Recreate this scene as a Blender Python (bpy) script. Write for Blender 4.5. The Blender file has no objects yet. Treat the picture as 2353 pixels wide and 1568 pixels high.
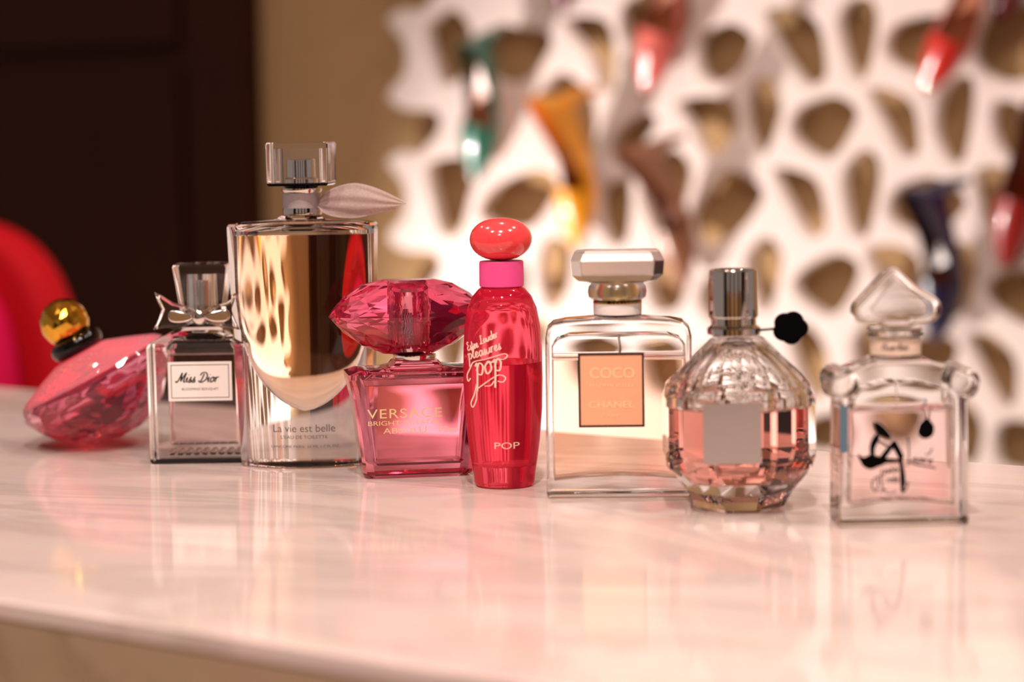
import bpy, bmesh, math, random
from mathutils import Vector, Matrix
random.seed(4)
SC = bpy.context.scene
COL = SC.collection
PI = math.pi
R = math.radians

# ------------------------------------------------------------------ camera
F_PX = 5275.0                       # focal length in pixels of the 2353 x 1568 frame (50 mm on a 22.3 mm sensor)
EYE = Vector((0, 0, 0.18))          # the table top is z = 0
PITCH, ROLL = math.atan(484 / F_PX), R(0.9)
FWD = Vector((0, math.cos(PITCH), -math.sin(PITCH)))
_r0 = Vector((1, 0, 0)); _u0 = _r0.cross(FWD)
RIGHT = _r0 * math.cos(ROLL) - _u0 * math.sin(ROLL)
UP = _r0 * math.sin(ROLL) + _u0 * math.cos(ROLL)
cam_d = bpy.data.cameras.new('camera'); cam = bpy.data.objects.new('camera', cam_d); COL.objects.link(cam)
cam.matrix_world = Matrix(((RIGHT.x, UP.x, -FWD.x, EYE.x), (RIGHT.y, UP.y, -FWD.y, EYE.y), (RIGHT.z, UP.z, -FWD.z, EYE.z), (0, 0, 0, 1)))
cam_d.sensor_width = 22.3; cam_d.lens = 22.3 * F_PX / 2353
cam_d.clip_start = 0.02
cam_d.dof.use_dof = True; cam_d.dof.focus_distance = 1.185; cam_d.dof.aperture_fstop = 2.75
SC.camera = cam

# ------------------------------------------------------------------ world, exposure, renderer
SC.view_settings.view_transform = 'Standard'; SC.view_settings.look = 'None'
SC.view_settings.gamma = 1.0; SC.view_settings.use_curve_mapping = False
SC.view_settings.exposure = -0.52
W = bpy.data.worlds.new('world'); SC.world = W; W.use_nodes = True
W.node_tree.nodes['Background'].inputs[0].default_value = (1.0, 0.80, 0.73, 1)
W.node_tree.nodes['Background'].inputs[1].default_value = 0.38
cy = SC.cycles
cy.use_denoising = True; cy.max_bounces = 18; cy.transmission_bounces = 16; cy.glossy_bounces = 6; cy.diffuse_bounces = 3
cy.sample_clamp_indirect = 25.0; cy.blur_glossy = 0.6; cy.caustics_reflective = True; cy.caustics_refractive = True
cy.use_adaptive_sampling = True; cy.adaptive_threshold = 0.03

# the ceiling's downlights (x, y, watts); their fittings are built with the room
CEIL = 1.78
LAMPS = [(0.0, 0.12, 30), (0.05, 1.9, 5), (-0.95, 1.42, 11), (0.95, 1.45, 9), (0.85, 0.65, 16), (-0.85, 0.35, 18), (-1.3, 2.5, 4), (-0.2, -1.0, 36)]

# ------------------------------------------------------------------ helpers
def ray(u, v):
    return (FWD + RIGHT * ((u - 1176.5) / F_PX) - UP * ((v - 784) / F_PX))
def table_pt(u, v):
    d = ray(u, v); return EYE + d * (-EYE.z / d.z)
WA = R(34)                                       # wall and table run the same way
WDIR = Vector((math.cos(WA), -math.sin(WA), 0)); WN = Vector((-math.sin(WA), -math.cos(WA), 0))   # WN faces the camera
WP0 = Vector((0, 3.0, 0))
def wall_xy(u, v, off=0.0):                      # (along, up) on the wall for a point of the picture, at a distance off in front of it
    d = ray(u, v); p0 = WP0 + WN * off
    t = (p0 - EYE).dot(WN) / d.dot(WN); p = EYE + d * t - p0
    return p.dot(WDIR), p.z
def wall_world(a, z, off=0.0):
    return WP0 + WN * off + WDIR * a + Vector((0, 0, z))
WROT = -WA

def lin(c):
    return tuple(((x / 255) / 12.92 if x / 255 <= 0.04045 else ((x / 255 + 0.055) / 1.055) ** 2.4) for x in c) + (1,)

def pmat(name, col, rough=0.5, metal=0.0, spec=0.5, coat=0.0, trans=0.0, ior=1.5, noise=0.0, nscale=40, bump=0.0, alpha=1.0, sheen=0.0):
    m = bpy.data.materials.new(name); m.use_nodes = True
    nt = m.node_tree; b = nt.nodes['Principled BSDF']
    b.inputs['Base Color'].default_value = lin(col); b.inputs['Roughness'].default_value = rough
    b.inputs['Metallic'].default_value = metal; b.inputs['Specular IOR Level'].default_value = spec
    b.inputs['Coat Weight'].default_value = coat; b.inputs['Transmission Weight'].default_value = trans
    b.inputs['IOR'].default_value = ior; b.inputs['Alpha'].default_value = alpha
    b.inputs['Sheen Weight'].default_value = sheen
    if noise or bump:
        tc = nt.nodes.new('ShaderNodeTexCoord'); n = nt.nodes.new('ShaderNodeTexNoise'); n.inputs['Scale'].default_value = nscale
        nt.links.new(tc.outputs['Object'], n.inputs['Vector'])
        if noise:
            mx = nt.nodes.new('ShaderNodeMix'); mx.data_type = 'RGBA'
            c = lin(col); mx.inputs['A'].default_value = tuple(x * (1 - noise) for x in c[:3]) + (1,)
            mx.inputs['B'].default_value = tuple(min(1, x * (1 + noise)) for x in c[:3]) + (1,)
            nt.links.new(n.outputs['Fac'], mx.inputs['Factor']); nt.links.new(mx.outputs['Result'], b.inputs['Base Color'])
        if bump:
            bp = nt.nodes.new('ShaderNodeBump'); bp.inputs['Strength'].default_value = bump; bp.inputs['Distance'].default_value = 0.001
            nt.links.new(n.outputs['Fac'], bp.inputs['Height']); nt.links.new(bp.outputs['Normal'], b.inputs['Normal'])
    return m

def gmat(name, ior=1.5, tint=(1, 1, 1), absorb=None, density=0, rough=0.0, disp=None, milky=None):
    m = bpy.data.materials.new(name); m.use_nodes = True
    nt = m.node_tree; nt.nodes.clear()
    o = nt.nodes.new('ShaderNodeOutputMaterial'); g = nt.nodes.new('ShaderNodeBsdfGlass')
    g.inputs['Color'].default_value = tuple(tint) + (1,); g.inputs['IOR'].default_value = ior; g.inputs['Roughness'].default_value = rough
    if milky:                                       # lacquered or milky glass: part of the light scatters at the surface
        d = nt.nodes.new('ShaderNodeBsdfDiffuse'); d.inputs['Color'].default_value = lin(milky[1])
        mx = nt.nodes.new('ShaderNodeMixShader'); mx.inputs[0].default_value = milky[0]
        nt.links.new(g.outputs[0], mx.inputs[1]); nt.links.new(d.outputs[0], mx.inputs[2]); nt.links.new(mx.outputs[0], o.inputs['Surface'])
    else: nt.links.new(g.outputs[0], o.inputs['Surface'])
    if absorb:
        v = nt.nodes.new('ShaderNodeVolumeAbsorption'); v.inputs['Color'].default_value = tuple(absorb) + (1,); v.inputs['Density'].default_value = density
        nt.links.new(v.outputs[0], o.inputs['Volume'])
    if disp:
        n = nt.nodes.new('ShaderNodeTexNoise'); n.inputs['Scale'].default_value = disp[0]
        tc = nt.nodes.new('ShaderNodeTexCoord'); nt.links.new(tc.outputs['Object'], n.inputs['Vector'])
        bp = nt.nodes.new('ShaderNodeBump'); bp.inputs['Strength'].default_value = disp[1]; bp.inputs['Distance'].default_value = 0.002
        nt.links.new(n.outputs['Fac'], bp.inputs['Height']); nt.links.new(bp.outputs['Normal'], g.inputs['Normal'])
    return m

def link(name, me, mat, parent=None, smooth=False, angle=None):
    o = bpy.data.objects.new(name, me); COL.objects.link(o)
    if mat: me.materials.clear(); me.materials.append(mat)
    if smooth:
        me.polygons.foreach_set('use_smooth', [True] * len(me.polygons))
        if angle:
            me.set_sharp_from_angle(angle=R(angle))
            wn = o.modifiers.new('weighted_normal', 'WEIGHTED_NORMAL'); wn.keep_sharp = True; wn.weight = 90
    if parent: o.parent = parent
    return o
def finish(bm, name, mat, parent=None, smooth=False, angle=None, recalc=True):
    if recalc:
        bmesh.ops.remove_doubles(bm, verts=bm.verts, dist=1e-7)
        bmesh.ops.recalc_face_normals(bm, faces=bm.faces)
    me = bpy.data.meshes.new(name); bm.to_mesh(me); bm.free()
    return link(name, me, mat, parent, smooth, angle)
def root(name, label, cat, loc, rotz=0, group=None, rot=None):
    o = bpy.data.objects.new(name, None); COL.objects.link(o); o.empty_display_size = 0.02
    o.location = loc; o.rotation_euler = rot or (0, 0, rotz)
    o['label'] = label; o['category'] = cat
    if group: o['group'] = group
    return o
def tag(o, label, cat, group=None):
    o['label'] = label; o['category'] = cat
    if group: o['group'] = group
    return o
def struct(o): o['kind'] = 'structure'; return o

def loft(bm, rings, cap0=True, cap1=True, closed=True):
    V = [[bm.verts.new(p) for p in r] for r in rings]; n = len(rings[0])
    for i in range(len(V) - 1):
        for j in range(n if closed else n - 1):
            k = (j + 1) % n
            try: bm.faces.new((V[i][j], V[i][k], V[i + 1][k], V[i + 1][j]))
            except ValueError: pass
    if cap0: bm.faces.new(list(reversed(V[0])))
    if cap1: bm.faces.new(V[-1])
    return V
def circ(r, z, n=48, ry=None, cx=0, cy_=0, ph=0.0):
    ry = r if ry is None else ry
    return [(cx + r * math.cos(2 * PI * (j + ph) / n), cy_ + ry * math.sin(2 * PI * (j + ph) / n), z) for j in range(n)]
def lathe(name, prof, mat, parent, s=1.0, n=48, ratio=1.0, cx=0, cy_=0, smooth=True, angle=40, z0=0):
    bm = bmesh.new()
    loft(bm, [circ(max(r, 0.01) * s, (z + z0) * s, n, max(r, 0.01) * s * ratio, cx * s, cy_ * s) for r, z in prof])
    return finish(bm, name, mat, parent, smooth, angle)
def rrect(w, d, r, z, k=6, cx=0, cy_=0):        # rounded rectangle ring, half sizes w and d
    out = []
    for (sx, sy, a0) in ((1, 1, 0), (-1, 1, 90), (-1, -1, 180), (1, -1, 270)):
        for i in range(k + 1):
            a = R(a0 + 90 * i / k)
            out.append((cx + sx * (w - r) + r * math.cos(a), cy_ + sy * (d - r) + r * math.sin(a), z))
    return out
def sup(w, d, e, z, n=64, cx=0, cy_=0):
    out = []
    for j in range(n):
        a = 2 * PI * j / n; c, s_ = math.cos(a), math.sin(a)
        out.append((cx + w * math.copysign(abs(c) ** e, c), cy_ + d * math.copysign(abs(s_) ** e, s_), z))
    return out
def catmull(pts, k=6, closed=False):
    P = [Vector(p) for p in pts]; n = len(P); out = []
    m = n if closed else n - 1
    for i in range(m):
        p1, p2 = P[i], P[(i + 1) % n]
        p0 = P[i - 1] if (closed or i > 0) else p1 * 2 - p2
        p3 = P[(i + 2) % n] if (closed or i + 2 < n) else p2 * 2 - p1
        for j in range(k):
            t = j / k
            out.append(0.5 * ((2 * p1) + (p2 - p0) * t + (2 * p0 - 5 * p1 + 4 * p2 - p3) * t * t + (3 * p1 - p0 - 3 * p2 + p3) * t ** 3))
    if not closed: out.append(P[-1])
    return out
def slab_mesh(outlines, depth, bevel=0.0, res=3):
    """outlines in (x, z); the slab is centred on y = 0 and 'depth' thick. First outline is the rim, the rest are holes."""
    cu = bpy.data.curves.new('tmp', 'CURVE'); cu.dimensions = '2D'; cu.fill_mode = 'BOTH'
    cu.extrude = max(depth / 2 - bevel, 0); cu.bevel_depth = bevel; cu.bevel_resolution = res; cu.offset = -bevel
    for o in outlines:
        sp = cu.splines.new('POLY'); sp.points.add(len(o) - 1); sp.use_cyclic_u = True
        for i, p in enumerate(o): sp.points[i].co = (p[0], p[1], 0, 1)
    ob = bpy.data.objects.new('tmp', cu); COL.objects.link(ob)
    dg = bpy.context.evaluated_depsgraph_get(); dg.update()
    me = bpy.data.meshes.new_from_object(ob.evaluated_get(dg)); bpy.data.objects.remove(ob); bpy.data.curves.remove(cu)
    me.transform(Matrix(((1, 0, 0, 0), (0, 0, -1, 0), (0, 1, 0, 0), (0, 0, 0, 1))))
    bm = bmesh.new(); bm.from_mesh(me); bpy.data.meshes.remove(me)
    bmesh.ops.remove_doubles(bm, verts=bm.verts, dist=2e-6)
    bmesh.ops.dissolve_degenerate(bm, edges=bm.edges, dist=1e-6)
    bmesh.ops.recalc_face_normals(bm, faces=bm.faces)
    return bm
def slab(name, outlines, depth, mat, parent=None, bevel=0.0, loc=(0, 0, 0), smooth=True, angle=35, res=3):
    bm = slab_mesh(outlines, depth, bevel, res)
    bmesh.ops.translate(bm, verts=bm.verts, vec=Vector(loc))
    return finish(bm, name, mat, parent, smooth, angle, recalc=False)
def rr2(w, h, r, cx=0, cz=0, k=4):
    return [(x, y) for x, y, _ in rrect(w, h, r, 0, k, cx, cz)]
def box(name, lo, hi, mat, parent=None, bevel=0.0):
    bm = bmesh.new(); bmesh.ops.create_cube(bm, size=1)
    for v in bm.verts: v.co = Vector([lo[i] + (v.co[i] + 0.5) * (hi[i] - lo[i]) for i in range(3)])
    if bevel: bmesh.ops.bevel(bm, geom=bm.edges[:], offset=bevel, segments=3, affect='EDGES', profile=0.5)
    return finish(bm, name, mat, parent, bool(bevel), 40)
def tube(bm, pts, r, n=8):
    P = [Vector(p) for p in pts]; rings = []
    for i, p in enumerate(P):
        t = (P[min(i + 1, len(P) - 1)] - P[max(i - 1, 0)]).normalized()
        a = t.cross(Vector((0, 0, 1)))
        if a.length < 1e-3: a = Vector((1, 0, 0))
        a.normalize(); b = t.cross(a); rr = r[i] if isinstance(r, (list, tuple)) else r
        rings.append([p + a * rr * math.cos(2 * PI * j / n) + b * rr * math.sin(2 * PI * j / n) for j in range(n)])
    loft(bm, rings)
def text(name, s, size, mat, parent, cx, cz, y, width=None, surf=None, font_h=None, spacing=1.0, bold=0.0, kind=None):
    """a line of lettering, centred at (cx, cz), facing -y, 0.15 mm proud of y (or of surf(x, z))"""
    cu = bpy.data.curves.new('tmp', 'FONT'); cu.body = s; cu.size = size; cu.align_x = 'CENTER'; cu.align_y = 'CENTER'; cu.space_character = spacing
    cu.offset = bold
    ob = bpy.data.objects.new('tmp', cu); COL.objects.link(ob)
    dg = bpy.context.evaluated_depsgraph_get(); dg.update()
    me = bpy.data.meshes.new_from_object(ob.evaluated_get(dg)); bpy.data.objects.remove(ob); bpy.data.curves.remove(cu)
    xs = [v.co.x for v in me.vertices]; ys = [v.co.y for v in me.vertices]
    w = max(xs) - min(xs); mx, my = (max(xs) + min(xs)) / 2, (max(ys) + min(ys)) / 2; k = (width / w) if width else 1
    for v in me.vertices:
        x, z = cx + (v.co.x - mx) * k, cz + (v.co.y - my)
        v.co = (x, (surf(x, z) if surf else y) - 0.00012, z)
    return link(name, me, mat, parent)

# handwriting: centre lines of the letters, x-height 1
GL = {
 'a': (1.2, [[(.9,.8),(.5,1),(.1,.5),(.4,0),(.8,.4),(.95,1),(.95,.3),(1.2,0)]]),
 'e': (1.0, [[(0,.3),(.5,.5),(.7,.85),(.4,1),(.1,.5),(.4,0),(1,.3)]]),
 'l': (.8, [[(0,.3),(.5,1.2),(.6,2),(.35,1.9),(.25,.8),(.4,.05),(.8,.2)]]),
 's': (.8, [[(0,.1),(.25,.5),(.45,1.1)], [(.45,1.1),(.35,.75),(.58,.35),(.42,0),(.1,.0)], [(.42,0),(.8,.2)]]),
 'u': (1.2, [[(0,.9),(.1,.2),(.4,0),(.8,.5),(.9,1),(.9,.2),(1.2,.1)]]),
 'r': (.85, [[(.12,1.0),(.15,.5),(.12,0)], [(.14,.5),(.35,.95),(.75,.95)]]),
 'p': (1.05, [[(0,.8),(.25,1),(.2,0),(.05,-1.3)], [(.15,.4),(.5,1),(.9,.7),(.7,.05),(.2,.15)]]),
 'o': (1.05, [[(.5,1),(.1,.6),(.3,0),(.8,.3),(.7,.9),(.45,1),(.7,.85),(1.1,.9)]]),
 't': (.75, [[(.3,1.8),(.25,.3),(.5,0),(.8,.2)], [(0,1.2),(.7,1.25)]]),
 'n': (1.1, [[(0,.9),(.15,0)], [(.12,.5),(.5,1),(.72,.8),(.7,.2),(1.1,.05)]]),
 'd': (1.15, [[(.8,.8),(.5,1),(.1,.5),(.4,0),(.8,.4),(1.0,2)], [(.96,1.2),(.9,.2),(1.15,0)]]),
 'i': (.55, [[(0,.4),(.2,1),(.2,.2),(.5,.05)], [(.3,1.45),(.34,1.52)]]),
 'g': (1.1, [[(.85,.8),(.5,1),(.1,.5),(.4,0),(.8,.5),(.9,1),(.85,-.6),(.4,-1),(.1,-.6),(1.1,.2)]]),
 'M': (2.0, [[(-.2,.3),(.1,0),(.45,.6),(.75,1.95)], [(.75,1.95),(.85,1),(.95,.2)], [(.95,.2),(1.2,1),(1.65,1.95)], [(1.65,1.95),(1.55,.5),(1.7,.05),(2,.2)]]),
 'D': (1.8, [[(.75,1.7),(.6,.8),(.4,.1)], [(-.1,.35),(.2,.05),(.7,0),(1.4,.5),(1.5,1.4),(.9,1.95),(.2,1.8),(0,1.35)]]),
 'L': (1.2, [[(.9,1.7),(.6,1.95),(.5,1.4),(.4,.4),(0,.1),(.4,.1),(1.1,0)]]),
 'E': (1.1, [[(.9,1.7),(.5,1.95),(.2,1.5),(.6,1.05),(.05,.6),(.3,0),(1,.3)]]),
 'G': (1.5, [[(1.3,1.7),(.8,1.95),(.1,1.1),(.5,.1),(1.2,.5),(1.2,1.0),(.7,.95)]]),
 'b': (1.05, [[(.45,1.9),(.3,1.2),(.2,.4),(.3,.05),(.7,.1),(.8,.6),(.55,.95),(.25,.7)]]),
 ' ': (.7, []),
}
def ribbon(bm, pts, w, surf, k=5):
    C = catmull([(p[0], p[1], 0) for p in pts], k)
    V = []
    for i, p in enumerate(C):
        t = (C[min(i + 1, len(C) - 1)] - C[max(i - 1, 0)])
        t = t.normalized() if t.length > 1e-9 else Vector((1, 0, 0))
        nrm = Vector((-t.y, t.x, 0)); ww = w * (0.75 + 0.45 * abs(t.y)) / 2
        a, b = p + nrm * ww, p - nrm * ww
        V.append((bm.verts.new((a.x, surf(a.x, a.y) - 0.00012, a.y)), bm.verts.new((b.x, surf(b.x, b.y) - 0.00012, b.y))))
    for i in range(len(V) - 1): bm.faces.new((V[i][0], V[i][1], V[i + 1][1], V[i + 1][0]))
def write(bm, word, x, z, size, w, surf, slant=0.25, rot=0.0, xs=1.0):
    c, s_ = math.cos(rot), math.sin(rot); adv = 0
    for ch in word:
        wd, strokes = GL[ch]
        for st in strokes:
            pts = []
            for px, py in st:
                lx, ly = (adv + px + py * slant) * size * xs, py * size
                pts.append((x + lx * c - ly * s_, z + lx * s_ + ly * c))
            ribbon(bm, pts, w, surf)
        adv += wd

# ------------------------------------------------------------------ materials
M = {}
M['glass'] = gmat('clear_glass', 1.5)
M['glass_wave'] = gmat('clear_glass_dimpled', 1.5, disp=(260, 0.5))
M['air'] = gmat('air_pocket', 1 / 1.5)
M['liq_pale'] = gmat('pale_pink_perfume', 0.907, absorb=(1.0, .60, .58), density=24)
M['liq_gold'] = gmat('amber_perfume', 0.907, absorb=(1.0, .66, .28), density=40)
M['liq_peach'] = gmat('peach_perfume', 0.907, absorb=(1.0, .66, .38), density=36)
M['liq_rose'] = gmat('rose_perfume', 0.907, absorb=(.98, .55, .46), density=38)
M['pink_glass'] = gmat('pink_glass', 1.5, absorb=(1.0, .62, .78), density=24, milky=(.34, (246, 156, 172)))
M['pink_facets'] = gmat('pink_cut_glass', 1.5, absorb=(1.0, .62, .78), density=24, milky=(.08, (246, 120, 160)))
M['liq_pink'] = gmat('pink_perfume', 0.907, absorb=(1.0, .45, .62), density=22)
M['ruby_glass'] = gmat('hot_pink_glass', 1.5, absorb=(1.0, .08, .42), density=52, milky=(.06, (250, 60, 130)))
M['ruby_wall'] = gmat('raspberry_glass', 1.5, absorb=(1.0, .08, .36), density=36, milky=(.05, (250, 70, 120)))
M['liq_blush'] = gmat('blush_perfume', 0.907, absorb=(1.0, .72, .76), density=16)
M['pop_glass'] = gmat('coral_pink_glass', 1.5, tint=(1.0, .52, .62), absorb=(1.0, .05, .15), density=16, milky=(.28, (255, 36, 76)))
M['pop_liq'] = gmat('coral_perfume', 0.92, absorb=(1.0, .05, .16), density=22)
M['chrome'] = pmat('chrome', (226, 220, 214), 0.07, 1.0)
M['satin'] = pmat('satin_silver', (205, 198, 196), 0.28, 1.0)
M['gold'] = pmat('polished_gold', (232, 176, 62), 0.09, 1.0)
M['black'] = pmat('black_gloss', (5, 3, 4), 0.06, spec=0.35)
M['black_matte'] = pmat('black_velour', (6, 5, 6), 0.9, spec=0.05)
M['coral'] = pmat('coral_lacquer', (252, 70, 74), 0.16, coat=0.6)
M['hotpink'] = pmat('hot_pink_satin', (244, 84, 152), 0.45, spec=0.3)
M['label'] = pmat('white_paper', (246, 236, 230), 0.5)
M['ink'] = pmat('dark_ink', (30, 24, 26), 0.6)
M['printink'] = pmat('black_print', (5, 4, 5), 0.9, spec=0.05)
M['greyink'] = pmat('grey_ink', (92, 80, 78), 0.6)
M['bluegrey'] = pmat('blue_grey_paper', (84, 112, 130), 0.6)
M['frost'] = gmat('frosted_glass', 1.5, rough=0.22)
M['palegold'] = pmat('pale_gold', (236, 206, 150), 0.25, 0.8)
M['cream_label'] = pmat('cream_label', (240, 212, 190), 0.6)
M['goldink'] = pmat('pale_gold_ink', (240, 216, 168), 0.35, metal=0.3)
M['whiteink'] = pmat('pale_pink_ink', (255, 206, 190), 0.5)
M['peachlabel'] = pmat('peach_label', (240, 176, 136), 0.55)
M['peachink'] = pmat('pale_peach_ink', (252, 206, 158), 0.5)
M['brownink'] = pmat('dark_brown_line', (52, 20, 18), 0.5)
M['organza'] = pmat('glitter_organza', (226, 200, 198), 0.5, noise=0.3, nscale=900, alpha=0.5, sheen=0.4)
M['ribbonband'] = pmat('silver_ribbon', (196, 180, 184), 0.4, metal=0.35, noise=0.1, nscale=500)
M['plastic'] = gmat('dip_tube_plastic', 1.05, tint=(.95, .88, .86))

# marble
def marble(name, rough, base=(226, 205, 198), vein=(160, 142, 136), scale=1.7, amt=0.32):
    m = bpy.data.materials.new(name); m.use_nodes = True; nt = m.node_tree; b = nt.nodes['Principled BSDF']
    tc = nt.nodes.new('ShaderNodeTexCoord'); mp = nt.nodes.new('ShaderNodeMapping'); mp.inputs['Scale'].default_value = (1, 3.4, 1)
    mp.inputs['Rotation'].default_value = (0, 0, R(-18))
    n1 = nt.nodes.new('ShaderNodeTexNoise'); n1.inputs['Scale'].default_value = scale; n1.inputs['Detail'].default_value = 9; n1.inputs['Roughness'].default_value = .62; n1.inputs['Distortion'].default_value = 1.4
    r1 = nt.nodes.new('ShaderNodeValToRGB'); e = r1.color_ramp.elements
    e[0].position = .36; e[0].color = lin(base); e[1].position = .66; e[1].color = lin(base)
    x = e.new(.50); x.color = tuple(a * (1 - amt) + b_ * amt for a, b_ in zip(lin(base), lin(vein))); x = e.new(.46); x.color = lin(base); x = e.new(.545); x.color = lin(tuple(c - 5 for c in base))
    n2 = nt.nodes.new('ShaderNodeTexNoise'); n2.inputs['Scale'].default_value = 26; n2.inputs['Detail'].default_value = 6
    mx = nt.nodes.new('ShaderNodeMix'); mx.data_type = 'RGBA'; mx.blend_type = 'MULTIPLY'; mx.inputs['Factor'].default_value = .16
    nt.links.new(tc.outputs['Object'], mp.inputs['Vector']); nt.links.new(mp.outputs[0], n1.inputs['Vector']); nt.links.new(mp.outputs[0], n2.inputs['Vector'])
    nt.links.new(n1.outputs['Fac'], r1.inputs[0]); nt.links.new(r1.outputs[0], mx.inputs['A']); nt.links.new(n2.outputs['Color'], mx.inputs['B'])
    nt.links.new(mx.outputs['Result'], b.inputs['Base Color']); b.inputs['Roughness'].default_value = rough; b.inputs['IOR'].default_value = 1.55
    return m
M['marble'] = marble('cream_marble', 0.09)
M['wall'] = pmat('beige_wall', (186, 152, 110), 0.8, spec=0.2, noise=0.05, nscale=6)
M['white'] = pmat('white_lacquer_panel', (248, 234, 228), 0.45, spec=0.3)
M['darkwood'] = pmat('dark_brown_wood', (52, 22, 10), 0.6, spec=0.15, noise=0.25, nscale=5)
M['floor'] = pmat('grey_beige_floor', (150, 128, 108), 0.4, noise=0.1, nscale=4)
M['ceil'] = pmat('white_ceiling', (232, 222, 210), 0.9)
M['chair_red'] = pmat('red_fabric', (196, 8, 26), 0.75, spec=0.2)
M['chair_pink'] = pmat('fuchsia_fabric', (224, 12, 84), 0.8, spec=0.2)

# ------------------------------------------------------------------ the room
def wbox(name, a0, a1, z0, z1, d0, d1, mat, parent=None, bevel=0):
    o = box(name, (a0, -d1, z0), (a1, -d0, z1), mat, parent, bevel)     # local x along the wall, -y towards the room
    if not parent:
        o.location = WP0; o.rotation_euler = (0, 0, WROT)
    return o
FL = -0.75
struct(wbox('wall_back', -3.2, 2.6, FL, CEIL, -0.12, 0, M['wall']))
struct(box('floor', (-4.5, -2.5, FL - 0.05), (4.5, 6, FL), M['floor']))
for k, (x0, x1) in enumerate(((-4.4, -2.6), (-1.5, -1.05), (-0.26, 0.12), (0.95, 1.35), (2.2, 4.4))):     # dark piers added out of view, to put dark streaks in chrome and glass
    struct(box('trim_%d' % (k + 1), (x0, -2.45, FL), (x1, -2.40, CEIL), M['darkwood']))
struct(box('wall_front', (-4.5, -2.5, FL), (4.5, -2.451, -0.05), M['wall']))
struct(box('ceiling', (-4.5, -2.5, CEIL), (4.5, 6, CEIL + 0.05), M['ceil']))

def emis(name, col, st):
    m = bpy.data.materials.new(name); m.use_nodes = True; nt = m.node_tree; nt.nodes.clear()
    o = nt.nodes.new('ShaderNodeOutputMaterial'); e = nt.nodes.new('ShaderNodeEmission'); e.inputs[0].default_value = col + (1,); e.inputs[1].default_value = st
    nt.links.new(e.outputs[0], o.inputs[0]); return m
lensmat = emis('lamp_lens', (1.0, .86, .72), 12)
for i, (x, y, w) in enumerate(LAMPS):
    f = root('ceiling_downlight', 'round recessed ceiling downlight with white trim ring', 'ceiling light', (x, y, CEIL), group='recessed downlights in the ceiling')
    lathe('trim_ring', [(.040, -.001), (.055, -.001), (.056, -.006), (.050, -.009), (.040, -.006)], M['white'], f, n=32)
    lathe('lens', [(.039, -.004), (.039, -.002)], lensmat, f, n=32)
    ld = bpy.data.lights.new('downlight_lamp', 'AREA'); ld.shape = 'DISK'; ld.size = 0.075; ld.energy = w; ld.color = (1.0, .83, .74); ld.spread = R(150)
    lo = bpy.data.objects.new('downlight_lamp', ld); COL.objects.link(lo); lo.location = (x, y, CEIL - 0.012)
# display uplight on the floor behind the table, washing the white panel from below
def spot(name, loc, target, e, size, ang, blend=0.6, col=(1, .86, .74)):
    ld = bpy.data.lights.new(name, 'SPOT'); ld.energy = e; ld.shadow_soft_size = size; ld.spot_size = R(ang); ld.spot_blend = blend; ld.color = col
    lo = bpy.data.objects.new(name, ld); COL.objects.link(lo); lo.location = loc
    lo.rotation_euler = (Vector(target) - Vector(loc)).to_track_quat('-Z', 'Y').to_euler()
    return lo
up = wall_world(-0.58, -0.68, 0.68)
spot('uplight_lamp', up, wall_world(0.42, 0.10, 0.0), 190, 0.015, 54, 0.9, (1, .88, .82))
u = root('floor_uplight', 'small round uplighter on the floor below the white panel', 'light', (up.x, up.y, FL))
lathe('housing', [(.05, 0), (.05, .06), (.045, .075), (.038, .075), (.036, .06), (.0, .055)], M['black_matte'], u, n=24)

# ------------------------------------------------------------------ table
tb0 = table_pt(0, 882); tb1 = table_pt(2353, 1080); tf0 = table_pt(0, 1388); tf1 = table_pt(1250, 1568)
tdir = ((tb1 - tb0).normalized() + (tf1 - tf0).normalized()).normalized(); tn = Vector((-tdir.y, tdir.x, 0))
TW = ((tb0 + tb1) / 2 - (tf0 + tf1) / 2).dot(tn)
tc_ = ((tf0 + tf1) / 2) + tn * (TW / 2)
table = root('marble_table', 'long cream marble display counter carrying the row of perfume bottles', 'table', (tc_.x, tc_.y, 0), math.atan2(tdir.y, tdir.x))
top = box('tabletop', (-1.35, -TW / 2, -0.008), (1.35, TW / 2, 0), M['marble'], table, 0.0015)
M['fascia'] = marble('beige_stone', 0.3, (176, 148, 122), (140, 114, 90), 5, .5)  # same marble as the top, with the front's shade put into the colour
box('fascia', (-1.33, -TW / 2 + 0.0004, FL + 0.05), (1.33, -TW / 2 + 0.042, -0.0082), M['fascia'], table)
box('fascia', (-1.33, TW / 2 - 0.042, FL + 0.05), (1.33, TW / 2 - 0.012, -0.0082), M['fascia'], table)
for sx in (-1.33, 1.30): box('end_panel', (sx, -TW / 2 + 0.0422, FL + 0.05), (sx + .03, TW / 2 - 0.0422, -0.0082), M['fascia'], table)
box('plinth', (-1.28, -TW / 2 + 0.06, FL), (1.28, TW / 2 - 0.06, FL + 0.0498), M['darkwood'], table)

# ------------------------------------------------------------------ wall decoration: the white honeycomb panel
PF, PT = 0.046, 0.022                             # panel's front distance from the wall, and thickness
def wp(pts, off=PF): return [wall_xy(u, v, off) for u, v in pts]
left_edge = []
for k in range(-1, 5):
    dy = 325 * k
    left_edge += [(888, 50 + dy), (905, 72 + dy), (925, 100 + dy), (931, 140 + dy), (922, 175 + dy), (895, 205 + dy), (892, 228 + dy), (925, 250 + dy),
                  (965, 252 + dy), (1000, 258 + dy), (1010, 290 + dy), (990, 322 + dy), (960, 352 + dy), (925, 345 + dy), (893, 362 + dy)]
outer = wp(left_edge)
outer = [(p.x, p.y) for p in catmull([(a, b, 0) for a, b in outer], 3)]
zb, zt = min(p[1] for p in outer), max(p[1] for p in outer)
aR = wall_xy(2353, 700, PF)[0] + 0.25
outer = outer + [(aR, outer[-1][1]), (aR, outer[0][1])]
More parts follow.
